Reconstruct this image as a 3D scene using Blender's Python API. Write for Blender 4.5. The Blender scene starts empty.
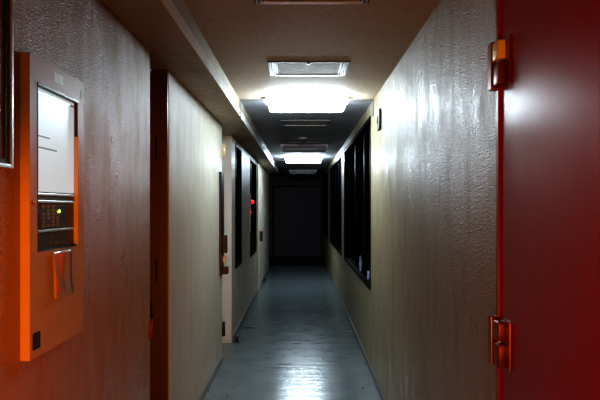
import bpy, bmesh, math, random
from mathutils import Vector, Matrix
random.seed(7)
C = bpy.context.scene.collection
XL, XR = -0.765, 0.635        # corridor side walls
ZC, ZS = 2.44, 2.293          # ceiling, underside of the beam
XB = -0.538                   # face of the beam
CX = (XB + XR) / 2

# ------------------------------------------------------------------ materials
def new_mat(name):
    m = bpy.data.materials.new(name); m.use_nodes = True
    nt = m.node_tree; b = nt.nodes['Principled BSDF']
    return m, nt, b
def plain(name, col, rough=0.5, metal=0.0, spec=0.5, bump=0.0, bscale=200, var=0.12, vscale=14, emit=None, estr=0.0, coat=0.0):
    m, nt, b = new_mat(name)
    tc = nt.nodes.new('ShaderNodeTexCoord')
    n = nt.nodes.new('ShaderNodeTexNoise'); n.inputs['Scale'].default_value = vscale; n.inputs['Detail'].default_value = 4
    nt.links.new(tc.outputs['Object'], n.inputs['Vector'])
    r = nt.nodes.new('ShaderNodeValToRGB')
    r.color_ramp.elements[0].position = 0.3; r.color_ramp.elements[1].position = 0.7
    r.color_ramp.elements[0].color = tuple(c*(1-var) for c in col) + (1,)
    r.color_ramp.elements[1].color = tuple(min(1, c*(1+var)) for c in col) + (1,)
    nt.links.new(n.outputs['Fac'], r.inputs['Fac']); nt.links.new(r.outputs['Color'], b.inputs['Base Color'])
    b.inputs['Roughness'].default_value = rough; b.inputs['Metallic'].default_value = metal
    b.inputs['Specular IOR Level'].default_value = spec
    b.inputs['Coat Weight'].default_value = coat
    if bump:
        n2 = nt.nodes.new('ShaderNodeTexNoise'); n2.inputs['Scale'].default_value = bscale; n2.inputs['Detail'].default_value = 3
        nt.links.new(tc.outputs['Object'], n2.inputs['Vector'])
        bp = nt.nodes.new('ShaderNodeBump'); bp.inputs['Strength'].default_value = bump; bp.inputs['Distance'].default_value = 0.003
        nt.links.new(n2.outputs['Fac'], bp.inputs['Height']); nt.links.new(bp.outputs['Normal'], b.inputs['Normal'])
    if emit:
        b.inputs['Emission Color'].default_value = tuple(emit) + (1,); b.inputs['Emission Strength'].default_value = estr
    return m
def wall_paint(name, col, rough=0.36, bump=0.5, spec=0.5, grain=.18):
    """glossy paint rolled over coarse plaster, slight vertical streaks"""
    m, nt, b = new_mat(name)
    tc = nt.nodes.new('ShaderNodeTexCoord')
    mp = nt.nodes.new('ShaderNodeMapping'); mp.inputs['Scale'].default_value = (8, 8, 0.6)
    nt.links.new(tc.outputs['Object'], mp.inputs['Vector'])
    st = nt.nodes.new('ShaderNodeTexNoise'); st.inputs['Scale'].default_value = 1.0; st.inputs['Detail'].default_value = 5
    nt.links.new(mp.outputs['Vector'], st.inputs['Vector'])
    r = nt.nodes.new('ShaderNodeValToRGB'); r.color_ramp.elements[0].position = .3; r.color_ramp.elements[1].position = .7
    r.color_ramp.elements[0].color = tuple(c*.97 for c in col)+(1,); r.color_ramp.elements[1].color = tuple(c*1.02 for c in col)+(1,)
    nt.links.new(st.outputs['Fac'], r.inputs['Fac'])
    # grains of the roller texture
    gr = nt.nodes.new('ShaderNodeTexNoise'); gr.inputs['Scale'].default_value = 130; gr.inputs['Detail'].default_value = 3; gr.inputs['Roughness'].default_value = .8
    nt.links.new(tc.outputs['Object'], gr.inputs['Vector'])
    gm = nt.nodes.new('ShaderNodeMapRange'); gm.inputs['From Min'].default_value = .32; gm.inputs['From Max'].default_value = .68
    gm.inputs['To Min'].default_value = 1-grain; gm.inputs['To Max'].default_value = 1+grain*.6
    nt.links.new(gr.outputs['Fac'], gm.inputs['Value'])
    vm = nt.nodes.new('ShaderNodeVectorMath'); vm.operation = 'SCALE'
    nt.links.new(r.outputs['Color'], vm.inputs[0]); nt.links.new(gm.outputs['Result'], vm.inputs['Scale'])
    nt.links.new(vm.outputs['Vector'], b.inputs['Base Color'])
    # patchy sheen: vertical roller runs and grains
    m2 = nt.nodes.new('ShaderNodeMapping'); m2.inputs['Scale'].default_value = (9, 9, 2.5)
    nt.links.new(tc.outputs['Object'], m2.inputs['Vector'])
    s2 = nt.nodes.new('ShaderNodeTexNoise'); s2.inputs['Scale'].default_value = 1; s2.inputs['Detail'].default_value = 6; s2.inputs['Roughness'].default_value = .65
    nt.links.new(m2.outputs['Vector'], s2.inputs['Vector'])
    av = nt.nodes.new('ShaderNodeMath'); av.operation = 'ADD'
    nt.links.new(s2.outputs['Fac'], av.inputs[0]); nt.links.new(gr.outputs['Fac'], av.inputs[1])
    rr = nt.nodes.new('ShaderNodeMapRange'); rr.inputs['From Min'].default_value = .8; rr.inputs['From Max'].default_value = 1.2
    rr.inputs['To Min'].default_value = rough-.10; rr.inputs['To Max'].default_value = rough+.16
    nt.links.new(av.outputs['Value'], rr.inputs['Value']); nt.links.new(rr.outputs['Result'], b.inputs['Roughness'])
    sp = nt.nodes.new('ShaderNodeMapRange'); sp.inputs['From Min'].default_value = .8; sp.inputs['From Max'].default_value = 1.2
    sp.inputs['To Min'].default_value = spec*1.5; sp.inputs['To Max'].default_value = spec*.4
    nt.links.new(av.outputs['Value'], sp.inputs['Value']); nt.links.new(sp.outputs['Result'], b.inputs['Specular IOR Level'])
    n1 = nt.nodes.new('ShaderNodeTexNoise'); n1.inputs['Scale'].default_value = 300; n1.inputs['Detail'].default_value = 2
    n2 = nt.nodes.new('ShaderNodeTexVoronoi'); n2.inputs['Scale'].default_value = 170
    for n in (n1, n2): nt.links.new(tc.outputs['Object'], n.inputs['Vector'])
    ad = nt.nodes.new('ShaderNodeMath'); ad.operation = 'ADD'
    nt.links.new(n1.outputs['Fac'], ad.inputs[0]); nt.links.new(n2.outputs['Distance'], ad.inputs[1])
    bp = nt.nodes.new('ShaderNodeBump'); bp.inputs['Strength'].default_value = bump; bp.inputs['Distance'].default_value = 0.0036
    nt.links.new(ad.outputs['Value'], bp.inputs['Height']); nt.links.new(bp.outputs['Normal'], b.inputs['Normal'])
    return m
def floor_mat():
    m, nt, b = new_mat('waxed_vinyl_floor')
    tc = nt.nodes.new('ShaderNodeTexCoord')
    n = nt.nodes.new('ShaderNodeTexNoise'); n.inputs['Scale'].default_value = 3.5; n.inputs['Detail'].default_value = 8; n.inputs['Roughness'].default_value = .7
    nt.links.new(tc.outputs['Object'], n.inputs['Vector'])
    r = nt.nodes.new('ShaderNodeValToRGB'); r.color_ramp.elements[0].position = .3; r.color_ramp.elements[1].position = .72
    r.color_ramp.elements[0].color = (.105,.13,.137,1); r.color_ramp.elements[1].color = (.16,.195,.20,1)
    nt.links.new(n.outputs['Fac'], r.inputs['Fac'])
    # scattered scuff specks
    v = nt.nodes.new('ShaderNodeTexNoise'); v.inputs['Scale'].default_value = 26; v.inputs['Detail'].default_value = 1
    nt.links.new(tc.outputs['Object'], v.inputs['Vector'])
    sr = nt.nodes.new('ShaderNodeValToRGB'); sr.color_ramp.elements[0].position = .24; sr.color_ramp.elements[1].position = .27
    sr.color_ramp.elements[0].color = (.35,.35,.35,1); sr.color_ramp.elements[1].color = (1,1,1,1)
    nt.links.new(v.outputs['Fac'], sr.inputs['Fac'])
    mx = nt.nodes.new('ShaderNodeMix'); mx.data_type = 'RGBA'; mx.blend_type = 'MULTIPLY'; mx.inputs['Factor'].default_value = 1
    nt.links.new(r.outputs['Color'], mx.inputs['A']); nt.links.new(sr.outputs['Color'], mx.inputs['B'])
    nt.links.new(mx.outputs['Result'], b.inputs['Base Color'])
    rr = nt.nodes.new('ShaderNodeMapRange'); rr.inputs['To Min'].default_value = .17; rr.inputs['To Max'].default_value = .27
    nt.links.new(n.outputs['Fac'], rr.inputs['Value']); nt.links.new(rr.outputs['Result'], b.inputs['Roughness'])
    # gentle cross-corridor ripples
    mp = nt.nodes.new('ShaderNodeMapping'); mp.inputs['Scale'].default_value = (1.6, 9, 1)
    nt.links.new(tc.outputs['Object'], mp.inputs['Vector'])
    w = nt.nodes.new('ShaderNodeTexNoise'); w.inputs['Scale'].default_value = 1.4; w.inputs['Detail'].default_value = 4
    nt.links.new(mp.outputs['Vector'], w.inputs['Vector'])
    bp = nt.nodes.new('ShaderNodeBump'); bp.inputs['Strength'].default_value = .35; bp.inputs['Distance'].default_value = .012
    nt.links.new(w.outputs['Fac'], bp.inputs['Height']); nt.links.new(bp.outputs['Normal'], b.inputs['Normal'])
    b.inputs['Specular IOR Level'].default_value = .75
    return m

M = {}
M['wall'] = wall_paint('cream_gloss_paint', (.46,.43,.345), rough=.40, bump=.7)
M['wall_r'] = wall_paint('dimmed_cream_gloss_paint', (.33,.28,.18), rough=.36, bump=.8, grain=.25)  # cream paint set darker to stand in for weaker light on this wall
M['wall_near'] = wall_paint('shade_browned_gloss_paint', (.33,.175,.045), rough=.36, bump=.75, spec=.8, grain=.35)  # wall paint browned to stand in for dimmer, more orange light here
M['ceil'] = plain('ceiling_board', (.50,.42,.325), .75, bump=.5, bscale=60, var=.10, vscale=40)
M['ceil2'] = plain('shade_blue_ceiling', (.32,.34,.38), .7, bump=.3, bscale=60, var=.06, vscale=40)  # same ceiling, its bluish shade beyond the lamp put into the colour
M['bead'] = plain('white_gloss_bead', (.8,.8,.8), .3, bump=.3, bscale=60, var=.08, vscale=30)
M['beam'] = wall_paint('beam_paint', (.38,.32,.22), rough=.42, bump=.4)
M['floor'] = floor_mat()
M['dark_floor'] = plain('dark_end_floor', (.012,.013,.015), .6)  # near-black colour for the far stretch of floor
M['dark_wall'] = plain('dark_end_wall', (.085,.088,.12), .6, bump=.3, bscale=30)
M['red_door'] = plain('red_door_paint', (.30,.003,.003), .25, spec=.32, bump=.08, bscale=300, var=.05)
M['red_frame'] = plain('red_steel_frame', (.32,.010,.007), .38, var=.05)
M['brown_frame'] = plain('red_brown_steel_frame', (.075,.04,.022), .4, var=.08)
M['white_frame'] = plain('pale_steel_frame', (.50,.51,.46), .4, var=.05)
M['black'] = plain('black_metal', (.010,.010,.012), .35)
M['dark_metal'] = plain('dark_bronze_aluminium', (.002,.002,.004), .45, spec=.03)
M['glass'] = plain('black_night_glass', (.001,.001,.002), .12, spec=0.0)
M['skirt'] = plain('grey_vinyl_skirting', (.16,.16,.15), .45)
M['steel'] = plain('brushed_steel', (.55,.55,.56), .3, metal=1.0)
M['alu'] = plain('aluminium_trim', (.8,.8,.84), .28, metal=1.0)
M['panel'] = plain('beige_powder_coat', (.38,.27,.16), .45, bump=.1, bscale=400, var=.04)
M['screen'] = plain('display_cover_glow', (.28,.36,.40), .35, var=.05, vscale=4, emit=(.72,.85,.92), estr=.42)  # faint glow stands in for lamp light falling on the pale cover
M['unit'] = plain('dark_control_unit', (.03,.03,.032), .35)
M['unit2'] = plain('charcoal_control_unit', (.045,.045,.042), .4)
M['button'] = plain('grey_brown_keys', (.14,.15,.14), .5)
M['led'] = plain('green_led', (.2,.6,.05), .4, emit=(.35,1,.10), estr=3.5)
M['hinge'] = plain('bronze_hinge_metal', (.25,.05,.02), .3, metal=.35)
M['lit_hinge'] = plain('orange_lit_hinge_metal', (1,.72,.10), .4, metal=.1)  # orange light on the upper hinge knuckle, put into its colour
M['cream_hinge'] = plain('pale_brass', (.62,.52,.33), .35, metal=.4)
M['sticker'] = plain('white_sticker', (.6,.9,1), .4)
M['green_sticker'] = plain('pale_green_sticker', (.45,.62,.5), .5)
M['paper'] = plain('reddish_paper', (.38,.16,.09), .7)
M['plastic'] = plain('clear_plastic_sleeve', (.30,.24,.19), .3, coat=.15, bump=.5, bscale=40)
M['hatch'] = plain('hatch_board', (.38,.34,.27), .6, bump=.25, bscale=80)
M['hatch_frame'] = plain('hatch_frame_metal', (.10,.10,.10), .4)
M['white_edge'] = plain('white_metal_edge', (.85,.86,.9), .3)
M['fixture'] = plain('fixture_enamel', (.75,.77,.78), .35)
M['lit'] = plain('lit_diffuser', (.9,.95,1), .4, emit=(.76,.90,1.0), estr=54)
M['lit2'] = plain('lit_diffuser_far', (.9,.95,1), .4, emit=(.76,.90,1.0), estr=75)
M['unlit'] = plain('unlit_diffuser', (.38,.42,.48), .3)
M['joint'] = plain('joint_cover', (.20,.20,.20), .5)
M['redlamp'] = plain('red_lamp_glass', (.6,.02,.02), .3, emit=(1,.03,.02), estr=1.0)
M['grey_plastic'] = plain('brown_grey_plastic', (.13,.12,.10), .5)
M['cloth'] = plain('pale_blue_bag', (.30,.36,.55), .35, bump=.3, bscale=20)
M['board_in'] = plain('brown_notice_board', (.16,.06,.03), .5)
M['black_sticker'] = plain('black_sticker', (.012,.010,.010), .4)

# ------------------------------------------------------------------ mesh helpers
def box(bm, x0, x1, y0, y1, z0, z1, bev=0.0):
    r = bmesh.ops.create_cube(bm, size=1)
    vs = r['verts']
    for v in vs:
        v.co = Vector(((x0+x1)/2 + v.co.x*(x1-x0), (y0+y1)/2 + v.co.y*(y1-y0), (z0+z1)/2 + v.co.z*(z1-z0)))
    if bev:
        es = list({e for v in vs for e in v.link_edges})
        bmesh.ops.bevel(bm, geom=es, offset=bev, segments=2, profile=.6, affect='EDGES')
def cyl(bm, p, r, h, axis='Z', seg=20, r2=None, bev=0):
    m = Matrix.Translation(p)
    if axis == 'X': m = m @ Matrix.Rotation(math.pi/2, 4, 'Y')
    if axis == 'Y': m = m @ Matrix.Rotation(-math.pi/2, 4, 'X')
    return bmesh.ops.create_cone(bm, cap_ends=True, segments=seg, radius1=r, radius2=r if r2 is None else r2, depth=h, matrix=m)
def obj(name, bm, mat, parent=None, smooth=False):
    me = bpy.data.meshes.new(name); bmesh.ops.recalc_face_normals(bm, faces=bm.faces[:]); bm.to_mesh(me); bm.free()
    me.materials.append(M[mat])
    if smooth:
        for p in me.polygons: p.use_smooth = True
    o = bpy.data.objects.new(name, me); C.objects.link(o)
    if parent:
        o.parent = parent
        o.matrix_parent_inverse = Matrix.Translation(-Vector(parent.location)) if parent.type == 'EMPTY' or True else Matrix()
    return o
def bobj(name, mat, parent, *boxes, bev=0.0):
    bm = bmesh.new()
    for b in boxes: box(bm, *b, bev=bev)
    return obj(name, bm, mat, parent)
def thing(name, loc, label=None, cat=None, group=None, kind=None):
    o = bpy.data.objects.new(name, None); C.objects.link(o); o.location = loc; o.empty_display_size = .05
    if label: o['label'] = label
    if cat: o['category'] = cat
    if group: o['group'] = group
    if kind: o['kind'] = kind
    return o
def tag(o, label=None, cat=None, group=None, kind=None):
    if label: o['label'] = label
    if cat: o['category'] = cat
    if group: o['group'] = group
    if kind: o['kind'] = kind
    return o
def dup(root, loc, label=None):
    r = root.copy(); C.objects.link(r); r.location = loc
    if label: r['label'] = label
    for ch in root.children:
        c = ch.copy(); C.objects.link(c); c.parent = r; c.matrix_parent_inverse = ch.matrix_parent_inverse.copy()
        for g in ch.children:
            d = g.copy(); C.objects.link(d); d.parent = c; d.matrix_parent_inverse = g.matrix_parent_inverse.copy()
    return r

S = 'structure'
WT = .2
# ------------------------------------------------------------------ shell
tag(bobj('floor', 'floor', None, (-1.4,1.0,-1.6,15.2,-.1,0)), 'grey blue waxed vinyl floor running down the corridor', 'floor', kind=S)
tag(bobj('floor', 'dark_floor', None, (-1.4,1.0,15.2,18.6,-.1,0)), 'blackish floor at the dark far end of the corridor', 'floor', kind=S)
tag(bobj('ceiling', 'ceil2', None, (-1.4,1.0,5.28,18.6,ZC,ZC+.15)), 'same ceiling beyond the near lit lamp, bluish shade in its colour', 'ceiling', kind=S)
tag(bobj('ceiling', 'ceil', None, (-1.4,1.0,-1.6,5.28,ZC,ZC+.15)), 'plain ceiling of the corridor', 'ceiling', kind=S)
tag(bobj('trim_beam', 'beam', None, (XL-WT,XB,-1.6,14.3,ZS,ZC)), 'boxed beam running along the left wall below the ceiling', 'beam', kind=S)
tag(bobj('trim_bead', 'bead', None, (XB,XB+.005,-1.6,14.3,ZS,ZS+.06)), 'white glossy strip along the lower corner of the beam', 'trim', kind=S)
def wall(name, x0, x1, spans, mat='wall', top=ZS):
    """spans: (y0, y1, openings none) or (y0, y1, z0, z1) where an opening z0..z1 is left out"""
    bs = []
    for s in spans:
        if len(s) == 2: bs.append((x0,x1,s[0],s[1],0,top))
        else:
            y0,y1,z0,z1 = s
            if z0 > 0: bs.append((x0,x1,y0,y1,0,z0))
            if z1 < top: bs.append((x0,x1,y0,y1,z1,top))
    return tag(bobj(name, mat, None, *bs), kind=S)
wl = wall('wall_left', XL-WT, XL, [(3.48,5.81),(6.65,6.98),(6.98,7.68,.78,2.25),(7.68,9.0),(9.0,10.2,.74,2.25),(10.2,10.8),(10.8,11.35,2.2,2.2),(11.35,14.3)])
wl['label'] = 'left cream painted wall with door recesses'; wl['category'] = 'wall'
wn = wall('wall_left', XL-WT, XL, [(-1.6,3.04)], 'wall_near'); wn['label'] = 'near left textured wall carrying the alarm panel, dim orange light in its colour'; wn['category'] = 'wall'
WZ0, WZ1 = .74, 2.33
WIN = [(5.46,8.75),(9.4,13.1),(14.0,17.2)]
wr = wall('wall_right', XR, XR+WT, [(-1.6,.82),(.82,1.92,2.3,2.4),(1.92,5.46),(5.46,8.75,WZ0,WZ1),(8.75,9.4),(9.4,13.1,WZ0,WZ1),(13.1,14.0),(14.0,17.2,WZ0,WZ1),(17.2,18.6)], 'wall_r', top=ZC)
wr['label'] = 'right cream painted wall with black windows'; wr['category'] = 'wall'
# fill above the red door opening down to its head is inside wall(); dark end bay
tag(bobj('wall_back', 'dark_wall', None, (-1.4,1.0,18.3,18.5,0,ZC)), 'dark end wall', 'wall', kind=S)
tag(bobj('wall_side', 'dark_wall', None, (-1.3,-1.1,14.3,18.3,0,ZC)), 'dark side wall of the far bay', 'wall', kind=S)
tag(bobj('wall_rear', 'wall', None, (-1.4,1.0,-1.8,-1.6,0,ZC)), 'wall behind the viewpoint', 'wall', kind=S)
# beam return that closes the wall top at the far bay
tag(bobj('baseboard_left', 'skirt', None, (XL,XL+.008,-1.6,3.04,0,.06),(XL,XL+.008,3.48,5.81,0,.06),(XL,XL+.008,6.65,10.8,0,.06),(XL,XL+.008,11.35,14.3,0,.06)), 'grey skirting strip at the foot of the left wall', 'skirting', kind=S)
tag(bobj('baseboard_right', 'skirt', None, (XR-.008,XR,1.99,18.3,0,.06)), 'grey skirting strip at the foot of the right wall', 'skirting', kind=S)
# movement joint around the corridor
tag(bobj('trim_joint', 'joint', None, (XB+.006,XR-.006,5.24,5.33,ZC-.006,ZC), (XB,XB+.009,5.24,5.33,ZS,ZC), (XR-.006,XR,5.24,5.33,2.30,ZC)), 'grey movement joint cover crossing the ceiling', 'joint cover', kind=S)
tag(bobj('trim_joint', 'joint', None, (XB+.006,XR-.006,12.1,12.25,ZC-.006,ZC), (XB,XB+.009,12.1,12.25,ZS,ZC), (XR-.006,XR,12.1,12.25,2.35,ZC)), 'far grey movement joint cover crossing the ceiling', 'joint cover', kind=S)

# ------------------------------------------------------------------ doors in the left wall (recessed)
# door_1 : red-brown steel frame, near
d = thing('door_1', (XL,3.04,0), 'narrow recessed left door in a red-brown steel frame', 'door', kind=S)
bobj('door_leaf', 'brown_frame', d, (XL-.15,XL-.11,3.06,3.45,.01,2.27), bev=.002)
bobj('door_frame', 'brown_frame', d, (XL-.18,XL-.004,3.455,3.48,0,ZS),(XL-.18,XL-.03,3.04,3.06,0,ZS),(XL-.18,XL-.10,3.06,3.455,2.27,ZS), bev=.002)
bobj('door_stop', 'brown_frame', d, (XL-.058,XL-.045,3.44,3.455,0,ZS))
for z in (1.13, 1.84):
    bobj('strike_plate', 'black', d, (XL-.072,XL-.05,3.447,3.455,z-.07,z+.07), bev=.002)
for z in (.88,):
    bm = bmesh.new(); cyl(bm, (XL+.004,3.045,z), .009, .10); obj('hinge', bm, 'hinge', d, True)
bm = bmesh.new(); box(bm, XL-.03,XL+.006,3.035,3.045,2.19,2.20); obj('frame_clip', bm, 'alu', d)
# door_2 : pale frame
d = thing('door_2', (XL,5.81,0), 'recessed left door in a pale steel frame with black lock', 'door', kind=S)
bobj('door_leaf', 'white_frame', d, (XL-.16,XL-.12,5.84,6.62,.01,2.25), bev=.002)
bobj('door_frame', 'white_frame', d, (XL-.18,XL-.002,6.62,6.65,0,ZS),(XL-.18,XL-.04,5.81,5.84,0,ZS),(XL-.18,XL-.11,5.84,6.62,2.25,ZS), bev=.002)
h = bobj('hinge', 'cream_hinge', d, (XL-.004,XL+.006,5.80,5.87,1.98,2.11), bev=.002)
bm = bmesh.new(); cyl(bm, (XL+.014,5.85,2.045), .014, .13); obj('hinge_knuckle', bm, 'cream_hinge', h, True)
h = bobj('hinge', 'black', d, (XL-.004,XL+.006,5.83,5.87,.24,.38), bev=.002)
bm = bmesh.new(); cyl(bm, (XL+.012,5.87,.31), .012, .14); obj('hinge_knuckle', bm, 'black', h, True)
g = thing('door_guard', (XL,5.68,.86), 'tall black vertical strip with lock bodies on left wall edge', 'lock guard')
bobj('plate', 'black', g, (XL,XL+.022,5.60,5.80,.86,1.83), bev=.003)
bobj('lock_case', 'black', g, (XL+.02,XL+.055,5.70,5.80,1.06,1.23), bev=.005)
bobj('lock_case', 'black', g, (XL+.02,XL+.065,5.70,5.80,.86,.93), bev=.005)
bobj('latch_bolt', 'cream_hinge', g, (XL+.02,XL+.045,5.74,5.79,.97,1.03), bev=.003)
# door_3 : far, near-black leaf and frame
d = thing('door_3', (XL,10.8,0), 'far recessed left door with blackish leaf', 'door', kind=S)
bobj('door_casing', 'white_frame', d, (XL,XL+.022,10.36,10.78,.02,2.26), bev=.002)
bobj('door_leaf', 'dark_metal', d, (XL-.14,XL-.10,10.82,11.33,.01,2.19), bev=.002)
bobj('door_frame', 'dark_metal', d, (XL-.18,XL-.002,11.33,11.35,0,2.2),(XL-.18,XL-.002,10.8,10.82,0,2.2), bev=.002)
g = bobj('lock_case', 'black', d, (XL,XL+.05,11.15,11.28,.86,1.06), bev=.006)
bobj('lock_lever', 'steel', d, (XL+.01,XL+.06,11.10,11.14,1.05,1.075), bev=.003)

# ------------------------------------------------------------------ windows
def window(name, side, y0, y1, z0, z1, mull, label):
    w = thing(name, (XR if side > 0 else XL, y0, z0), label, 'window', kind=S)
    X = XR if side > 0 else XL
    def bx(d0, d1, a, b, c, e):            # depths measured into the wall
        xa, xb = X + side*d0, X + side*d1
        return (min(xa,xb), max(xa,xb), a, b, c, e)
    f = .04
    bobj('window_frame', 'dark_metal', w, bx(-.008,.10,y0,y0+f,z0,z1), bx(-.008,.10,y1-f,y1,z0,z1), bx(-.008,.10,y0+f,y1-f,z0,z0+f), bx(-.008,.10,y0+f,y1-f,z1-f,z1), bev=.003)
    for m in mull:
        bobj('mullion', 'dark_metal', w, bx(.03,.09,m-.03,m+.03,z0+f,z1-f), bev=.004)
    ys = [y0+f] + list(mull) + [y1-f]
    for i in range(len(ys)-1):
        s0 = ys[i] + (.03 if i else 0); s1 = ys[i+1] - (.03 if i < len(ys)-2 else 0)
        dd = .055 if i % 2 else .07
        bobj('pane', 'glass', w, bx(dd,dd+.006,s0,s1,z0+f,z1-f))
    return w
window('window_1', 1, WIN[0][0], WIN[0][1], WZ0, WZ1, (6.35,7.4), 'near black window in the right wall')
window('window_2', 1, WIN[1][0], WIN[1][1], WZ0, WZ1, (10.6,11.8), 'middle black window in the right wall')
window('window_3', 1, WIN[2][0], WIN[2][1], WZ0, WZ1, (15.6,), 'farthest black window in the right wall')
window('window_4', -1, 6.98, 7.68, .78, 2.25, (), 'narrow dark window in the left wall beyond the pale door frame')
window('window_5', -1, 9.0, 10.2, .74, 2.25, (9.6,), 'farther dark window in the left wall beside the red lamp')

# ------------------------------------------------------------------ red door on the right
d = thing('door_4', (XR,.82,0), 'red steel door set flush in the right wall', 'door', kind=S)
bobj('door_leaf', 'red_door', d, (XR-.004,XR+.04,.87,1.888,.01,2.26), bev=.002)
bobj('door_frame', 'red_frame', d, (XR-.012,XR+.10,1.895,1.92,0,2.3),(XR-.012,XR+.10,.82,.865,0,2.3),(XR-.012,XR+.10,.865,1.895,2.265,2.3), bev=.002)
bobj('door_backing', 'black', d, (XR+.10,XR+.12,.82,1.92,0,2.3))
def hinge(z0, z1, top, bot):
    zm = (z0+z1)/2 + .005
    h = bobj('hinge', 'hinge', d, (XR-.034,XR-.006,1.897,1.93,z0,z1),(XR-.010,XR-.003,1.80,1.90,z0,z1), bev=.003)
    bm = bmesh.new(); box(bm, XR-.032,XR-.006,1.835,1.895,zm+.004,z1-.008,bev=.006); obj('upper_knuckle', bm, top, h, True)
    bm = bmesh.new(); box(bm, XR-.030,XR-.006,1.835,1.895,z0+.006,zm-.004,bev=.006); obj('lower_knuckle', bm, bot, h, True)
    bm = bmesh.new(); cyl(bm, (XR-.02,1.86,zm), .007, .02); obj('hinge_pin', bm, 'steel', h, True)
hinge(1.872, 2.022, 'lit_hinge', 'hinge')
hinge(1.00, 1.155, 'hinge', 'hinge')

# ------------------------------------------------------------------ end door
d = thing('door_5', (-.85,18.3,0), 'dark door closing the far end of the corridor', 'door', kind=S)
bobj('door_leaf', 'dark_wall', d, (-.82,.60,18.25,18.29,.01,2.1), bev=.003)
bobj('door_frame', 'dark_metal', d, (-.87,-.82,18.22,18.3,0,2.15),(.60,.634,18.22,18.3,0,2.15),(-.82,.60,18.22,18.3,2.1,2.15))
bm = bmesh.new(); cyl(bm, (-.78,18.21,1.02), .03, .07, 'Y'); obj('door_knob', bm, 'steel', d, True)

# ------------------------------------------------------------------ notice board at the left edge
n = thing('notice_board', (XL,.95,1.6), 'dark brown notice board with thin metal rim at left edge of view', 'notice board')
bobj('board', 'board_in', n, (XL,XL+.010,.96,1.54,1.61,2.19))
bobj('rim', 'alu', n, (XL,XL+.020,1.545,1.558,1.598,2.2),(XL,XL+.020,.95,.962,1.598,2.2),(XL,XL+.020,.962,1.545,1.598,1.610),(XL,XL+.020,.962,1.545,2.188,2.2), bev=.003)
bobj('inner_rim', 'black', n, (XL+.01,XL+.014,1.525,1.545,1.61,2.188),(XL+.01,XL+.014,.962,1.525,1.61,1.622))

# ------------------------------------------------------------------ fire alarm control panel
PX = XL + .026
Y0, Y1, Z0, Z1 = 1.635, 2.04, 1.08, 1.922
wy0, wy1, wz0, wz1 = 1.682, 1.988, 1.372, 1.852
p = thing('alarm_control_panel', (XL,Y0,Z0), 'beige wall mounted alarm control panel with pale display window', 'control panel')
bobj('case', 'panel', p, (XL,PX,Y0,wy0,Z0,Z1),(XL,PX,wy1,Y1,Z0,Z1),(XL,PX,wy0,wy1,Z0,wz0),(XL,PX,wy0,wy1,wz1,Z1),(XL,XL+.004,wy0,wy1,wz0,wz1))
bobj('window_bezel', 'black', p, (PX-.010,PX+.002,wy0,wy1,wz1-.008,wz1),(PX-.010,PX-.001,wy1-.005,wy1,wz1-.12,wz1-.008),(PX-.010,PX+.001,wy0,wy0+.004,wz0,wz1-.008), bev=.001)
scr = bobj('display', 'screen', p, (XL+.004,XL+.012,wy0+.004,wy1,1.545,wz1-.009))
bobj('display_rim', 'alu', scr, (XL+.012,XL+.013,wy0+.004,wy1,wz1-.024,wz1-.019))
M['faint'] = plain('faint_grey_print', (.16,.19,.20), .4)
for z, ya, yb in ((1.705,1.69,1.80),(1.672,1.70,1.85)):
    bobj('printed_row', 'faint', scr, (XL+.012,XL+.0125,ya,yb,z-.002,z+.002))
u = bobj('status_unit', 'unit2', p, (XL+.004,XL+.013,wy0+.004,wy1,1.519,1.543))
for z in (1.537, 1.516, 1.430):
    bobj('metal_strip', 'alu', p, (XL+.008,XL+.018,wy0+.004,wy1,z-.0035,z+.0035), bev=.001)
u = bobj('key_unit', 'unit', p, (XL+.004,XL+.012,wy0+.004,wy1,1.434,1.513))
keys = []
for k in range(4):
    for j in range(6):
        if (k, j) in ((0,4),(1,1),(3,5)): continue
        keys.append((XL+.012,XL+.0145,1.745+k*.034,1.745+k*.034+.018,1.441+j*.0115,1.441+j*.0115+.007))
bobj('keys', 'button', u, *keys)
sl = [(XL+.012,XL+.0135,1.692+.0,1.735,1.442+j*.008,1.4455+j*.008) for j in range(8)]
bobj('speaker_slots', 'black', u, *sl)
bm = bmesh.new(); cyl(bm, (XL+.014,1.862,1.487), .0045, .005, 'X'); obj('status_light', bm, 'led', u, True)
u = bobj('lower_unit', 'unit', p, (XL+.004,XL+.012,wy0+.004,wy1,wz0,1.427))
bobj('switches', 'unit2', u, *[(XL+.012,XL+.016,1.80+k*.03,1.816+k*.03,1.385,1.395) for k in range(6)], *[(XL+.012,XL+.014,1.80+k*.03,1.818+k*.03,1.404,1.412) for k in range(6)])
bobj('name_sticker', 'sticker', p, (PX,PX+.0008,1.795,1.862,1.876,1.905))
bobj('check_sticker', 'green_sticker', p, (PX,PX+.0008,2.01,2.033,1.862,1.892))
st = bobj('maker_sticker', 'black_sticker', p, (PX,PX+.0008,1.652,1.700,1.103,1.150))
M['sticker_print'] = plain('dim_sticker_print', (.09,.06,.05), .5)
bobj('print', 'sticker_print', st, (PX+.0008,PX+.0012,1.658,1.694,1.136,1.140),(PX+.0008,PX+.0012,1.658,1.694,1.124,1.126),(PX+.0008,PX+.0012,1.658,1.685,1.112,1.116))
bm = bmesh.new(); cyl(bm, (PX+.001,1.650,1.512), .006, .004, 'X'); obj('key_lock', bm, 'hinge', p, True)
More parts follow.
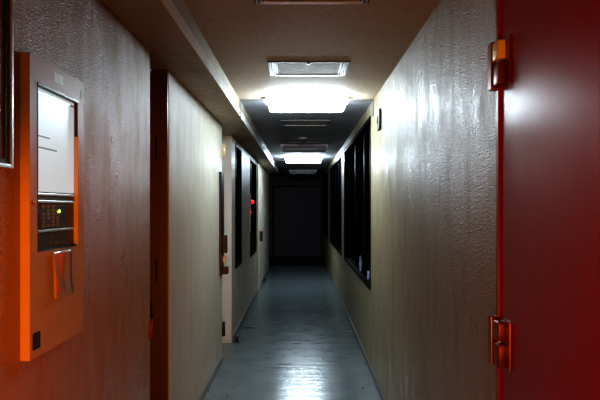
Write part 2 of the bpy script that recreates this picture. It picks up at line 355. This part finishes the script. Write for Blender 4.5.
# sleeve hanging under the window
s = thing('paper_sleeve', (PX,1.775,1.22), 'clear plastic sleeve with reddish paper hanging on the alarm panel front', 'document sleeve')
bm = bmesh.new()
nu, nv = 8, 14
def sheet(bm, y0, y1, z0, z1, off, curl):
    g = []
    for j in range(nv+1):
        row = []
        for i in range(nu+1):
            a, b = i/nu, j/nv
            x = off + .003*math.sin(a*5+b*3) + curl*(1-b)**3*(.4+.6*a)
            row.append(bm.verts.new((PX+.003+x, y0+a*(y1-y0), z0+b*(z1-z0))))
        g.append(row)
    for j in range(nv):
        for i in range(nu): bm.faces.new((g[j][i], g[j][i+1], g[j+1][i+1], g[j+1][i]))
sheet(bm, 1.775, 1.915, 1.225, 1.366, .001, .014)
o = obj('sleeve', bm, 'plastic', s, True); md = o.modifiers.new('t', 'SOLIDIFY'); md.thickness = .001
bm = bmesh.new(); sheet(bm, 1.782, 1.850, 1.245, 1.362, .0035, .008)
o = obj('paper', bm, 'paper', s, True); md = o.modifiers.new('t', 'SOLIDIFY'); md.thickness = .0006

# ------------------------------------------------------------------ ceiling hatches / grilles
def hatch():
    t = thing('ceiling_grille', (0,0,ZC), 'x', 'grille')
    w, l, d = .265, .42, .008
    bobj('frame', 'hatch_frame', t, (-w,w,0,.014,-d+ZC,ZC),(-.205,.205,.03,.036,ZC-.006,ZC))
    bobj('far_edge', 'white_edge', t, (-w+.03,w-.03,l-.03,l,ZC-d,ZC))
    bobj('panel', 'hatch', t, (-.20,.20,.014,l-.03,ZC-.005,ZC))
    for s in (-1, 1):
        for k in range(3):
            x = s*(.212+k*.019)
            bobj('slat', 'white_edge', t, (x-.002,x+.002,.014,l,ZC-.008,ZC))
        bobj('side_slot', 'black', t, (min(s*.203,s*w),max(s*.203,s*w),.014,l-.001,ZC-.004,ZC))
    bm = bmesh.new(); cyl(bm, (0,.004,ZC-.014), .012, .014); obj('latch', bm, 'hatch_frame', t, True)
    return t
h0 = hatch()
HL = [(2.34,'ceiling grille nearest the viewer, cut by the top of the view'),
      (3.86,'ceiling grille with pale side slats just in front of near lamp'),
      (6.48,'ceiling grille just behind the near lit lamp'),
      (8.28,'ceiling grille beside the small round detector')]
first = True
for y, lab in HL:
    o = h0 if first else dup(h0, (0,0,0))
    first = False
    o.location = (CX, y, ZC); o['label'] = lab; o['group'] = 'grilles along the corridor ceiling'
    
# ------------------------------------------------------------------ ceiling light fixtures
def fixture(name, mat):
    t = thing(name, (0,0,ZC), 'x', 'ceiling light')
    bobj('base', 'fixture', t, (-.356,.356,.02,.14,ZC-.05,ZC), bev=.006)
    bm = bmesh.new(); box(bm, -.325,.325,-.02,.18,ZC-.115,ZC-.022,bev=.034)
    df = obj('diffuser', bm, mat, t, True)
    return t
f1 = fixture('ceiling_light', 'lit'); f1.location = (CX,5.08,ZC); f1['label'] = 'near lit fluorescent ceiling light glowing cold white'
f2 = fixture('ceiling_light', 'lit2'); f2.location = (CX,11.1,ZC); f2['label'] = 'far lit fluorescent ceiling light, smaller in view'
f3 = fixture('ceiling_light', 'unlit'); f3.location = (CX,8.95,ZC); f3['label'] = 'unlit ceiling light between the small detector and the far lit one'
f4 = dup(f3, (CX,15.1,ZC), 'unlit ceiling light beyond the far lit one, dim blue')
for f in (f1,f2,f3,f4): f['group'] = 'ceiling lights along the corridor'

t = thing('smoke_detector', (.03,8.1,ZC), 'small round grey detector hanging under the corridor ceiling', 'detector')
bm = bmesh.new(); cyl(bm, (.03,8.1,ZC-.012), .055, .024); obj('mount', bm, 'fixture', t, True)
bm = bmesh.new(); cyl(bm, (.03,8.1,ZC-.045), .03, .045, r2=.045); obj('sensor_head', bm, 'grey_plastic', t, True)

# ------------------------------------------------------------------ small wall and floor things
t = thing('wall_bell', (XR,4.80,2.2), 'small oblong brown-grey box high on right wall before the window', 'wall box')
bm = bmesh.new(); box(bm, XR-.022,XR,4.74,4.88,2.115,2.28,bev=.008); obj('case', bm, 'grey_plastic', t)
bm = bmesh.new(); cyl(bm, (XR-.024,4.81,2.20), .03, .008, 'X'); obj('cover', bm, 'grey_plastic', t, True)

t = thing('alarm_lamp', (XL,9.1,1.4), 'small round red alarm lamp on left wall by dark window', 'alarm lamp')
bobj('back_plate', 'white_frame', t, (XL,XL+.012,8.92,8.985,1.12,1.70), bev=.002)
bm = bmesh.new(); cyl(bm, (XL+.02,8.95,1.575), .035, .02, 'X'); obj('socket', bm, 'steel', t, True)
bm = bmesh.new(); bmesh.ops.create_uvsphere(bm, u_segments=18, v_segments=12, radius=.032, matrix=Matrix.Translation((XL+.037,8.95,1.575))); obj('lens', bm, 'redlamp', t, True)
bm = bmesh.new(); cyl(bm, (XL+.016,8.95,1.42), .02, .012, 'X'); obj('push_button', bm, 'redlamp', t, True)

def stop(name, x, y, lab):
    t = thing(name, (x,y,0), lab, 'door stop', 'black door stops on the floor by the left wall')
    bm = bmesh.new(); cyl(bm, (x,y,.006), .034, .012); obj('base', bm, 'black', t, True)
    bm = bmesh.new(); cyl(bm, (x,y,.03), .014, .05); cyl(bm, (x,y,.05), .024, .02); obj('bumper', bm, 'black', t, True)
stop('door_stop', -.715, 6.68, 'black door stop at the foot of the pale door frame')
stop('door_stop', -.735, 12.1, 'black door stop farther down beside the left wall')
bm = bmesh.new()
for k in range(3): box(bm, -.70+k*.045,-.665+k*.045,7.44,7.50,0,.008,bev=.002)
tag(obj('floor_catch', bm, 'black'), 'flat black floor catch near the left wall skirting', 'floor catch')
for (px, py, lab) in ((365,364,'nearest the right skirting, upper'),(363,388,'lower and nearer the viewer'),(227,396,'on the left side of the floor')):
    Y = 600*1.5/(py-207); X = (px-301)/600*Y
    bm = bmesh.new(); cyl(bm, (X,Y,.003), .011, .006, seg=14, r2=.007)
    tag(obj('floor_screw_cap', bm, 'black', None, True), 'small black screw cap on the floor, '+lab, 'screw cap', 'screw caps on the floor')

# crumpled bag on the sill of the near right window
def blob(name, x, y, z, s, mat):
    bm = bmesh.new(); bmesh.ops.create_icosphere(bm, subdivisions=3, radius=1)
    rnd = random.Random(hash(name) % 7 + int(y*10))
    ph = [rnd.uniform(0,6) for _ in range(6)]
    for v in bm.verts:
        n = v.co.copy()
        k = 1 + .18*math.sin(5*n.x+ph[0]) + .16*math.sin(6*n.y+ph[1]) + .14*math.sin(7*n.z+ph[2]+3*n.x)
        v.co = Vector((x+n.x*s[0]*k, y+n.y*s[1]*k, z+max(n.z*k,-.8)*s[2]))
    return obj(name, bm, mat, None, False)
tag(blob('plastic_bag', XR+.032, 6.72, WZ0+.04+.075, (.017,.10,.09), 'cloth'), 'crumpled pale blue plastic bag on the sill of near right window', 'bag')
tag(blob('folded_cloth', XR+.030, 5.86, WZ0+.04+.045, (.015,.05,.055), 'cloth'), 'small bluish cloth in near corner of the right window sill', 'cloth')

# ------------------------------------------------------------------ lights
def spot(name, loc, target, col, energy, size, blend, rad):
    l = bpy.data.lights.new(name, 'SPOT'); l.color = col; l.energy = energy; l.spot_size = size; l.spot_blend = blend; l.shadow_soft_size = rad
    o = bpy.data.objects.new(name, l); C.objects.link(o); o.location = loc
    o.rotation_euler = (Vector(target)-Vector(loc)).to_track_quat('-Z','Y').to_euler(); return o
def point(name, loc, col, energy, rad):
    l = bpy.data.lights.new(name, 'POINT'); l.color = col; l.energy = energy; l.shadow_soft_size = rad
    o = bpy.data.objects.new(name, l); C.objects.link(o); o.location = loc; return o
spot('red_lamp_light', (.10,-.3,.80), (-.765,1.60,.72), (1,.24,.012), 200, math.radians(55), .5, .04)
spot('low_red_fill_spot', (-.52,.05,.85), (-.765,1.6,1.0), (1,.07,.002), 14, math.radians(64), .5, .03)  # added unseen spot, deepens the red on the near left wall
spot('door_fill_spot', (-.25,-.4,1.0), (.635,1.75,1.30), (1,.30,.03), 42, math.radians(64), .8, .04)  # added unseen spot, brightens the red door and its hinges
point('warm_lamp_light', (.05,-.45,.8), (1,.42,.12), 27, .12)
w = bpy.data.worlds.new('night'); bpy.context.scene.world = w; w.use_nodes = True
w.node_tree.nodes['Background'].inputs['Color'].default_value = (.5,.6,1,1); w.node_tree.nodes['Background'].inputs['Strength'].default_value = .003

# ------------------------------------------------------------------ camera
cam = bpy.data.cameras.new('camera'); co = bpy.data.objects.new('camera', cam); C.objects.link(co)
cam.sensor_width = 36; cam.lens = 36; cam.shift_x = -1/600; cam.shift_y = 7/600; cam.clip_start = .02
co.location = (0,0,1.5); co.rotation_euler = (math.pi/2,0,0)
bpy.context.scene.camera = co
sc = bpy.context.scene
sc.view_settings.view_transform = 'Standard'; sc.view_settings.look = 'High Contrast'; sc.view_settings.exposure = 0
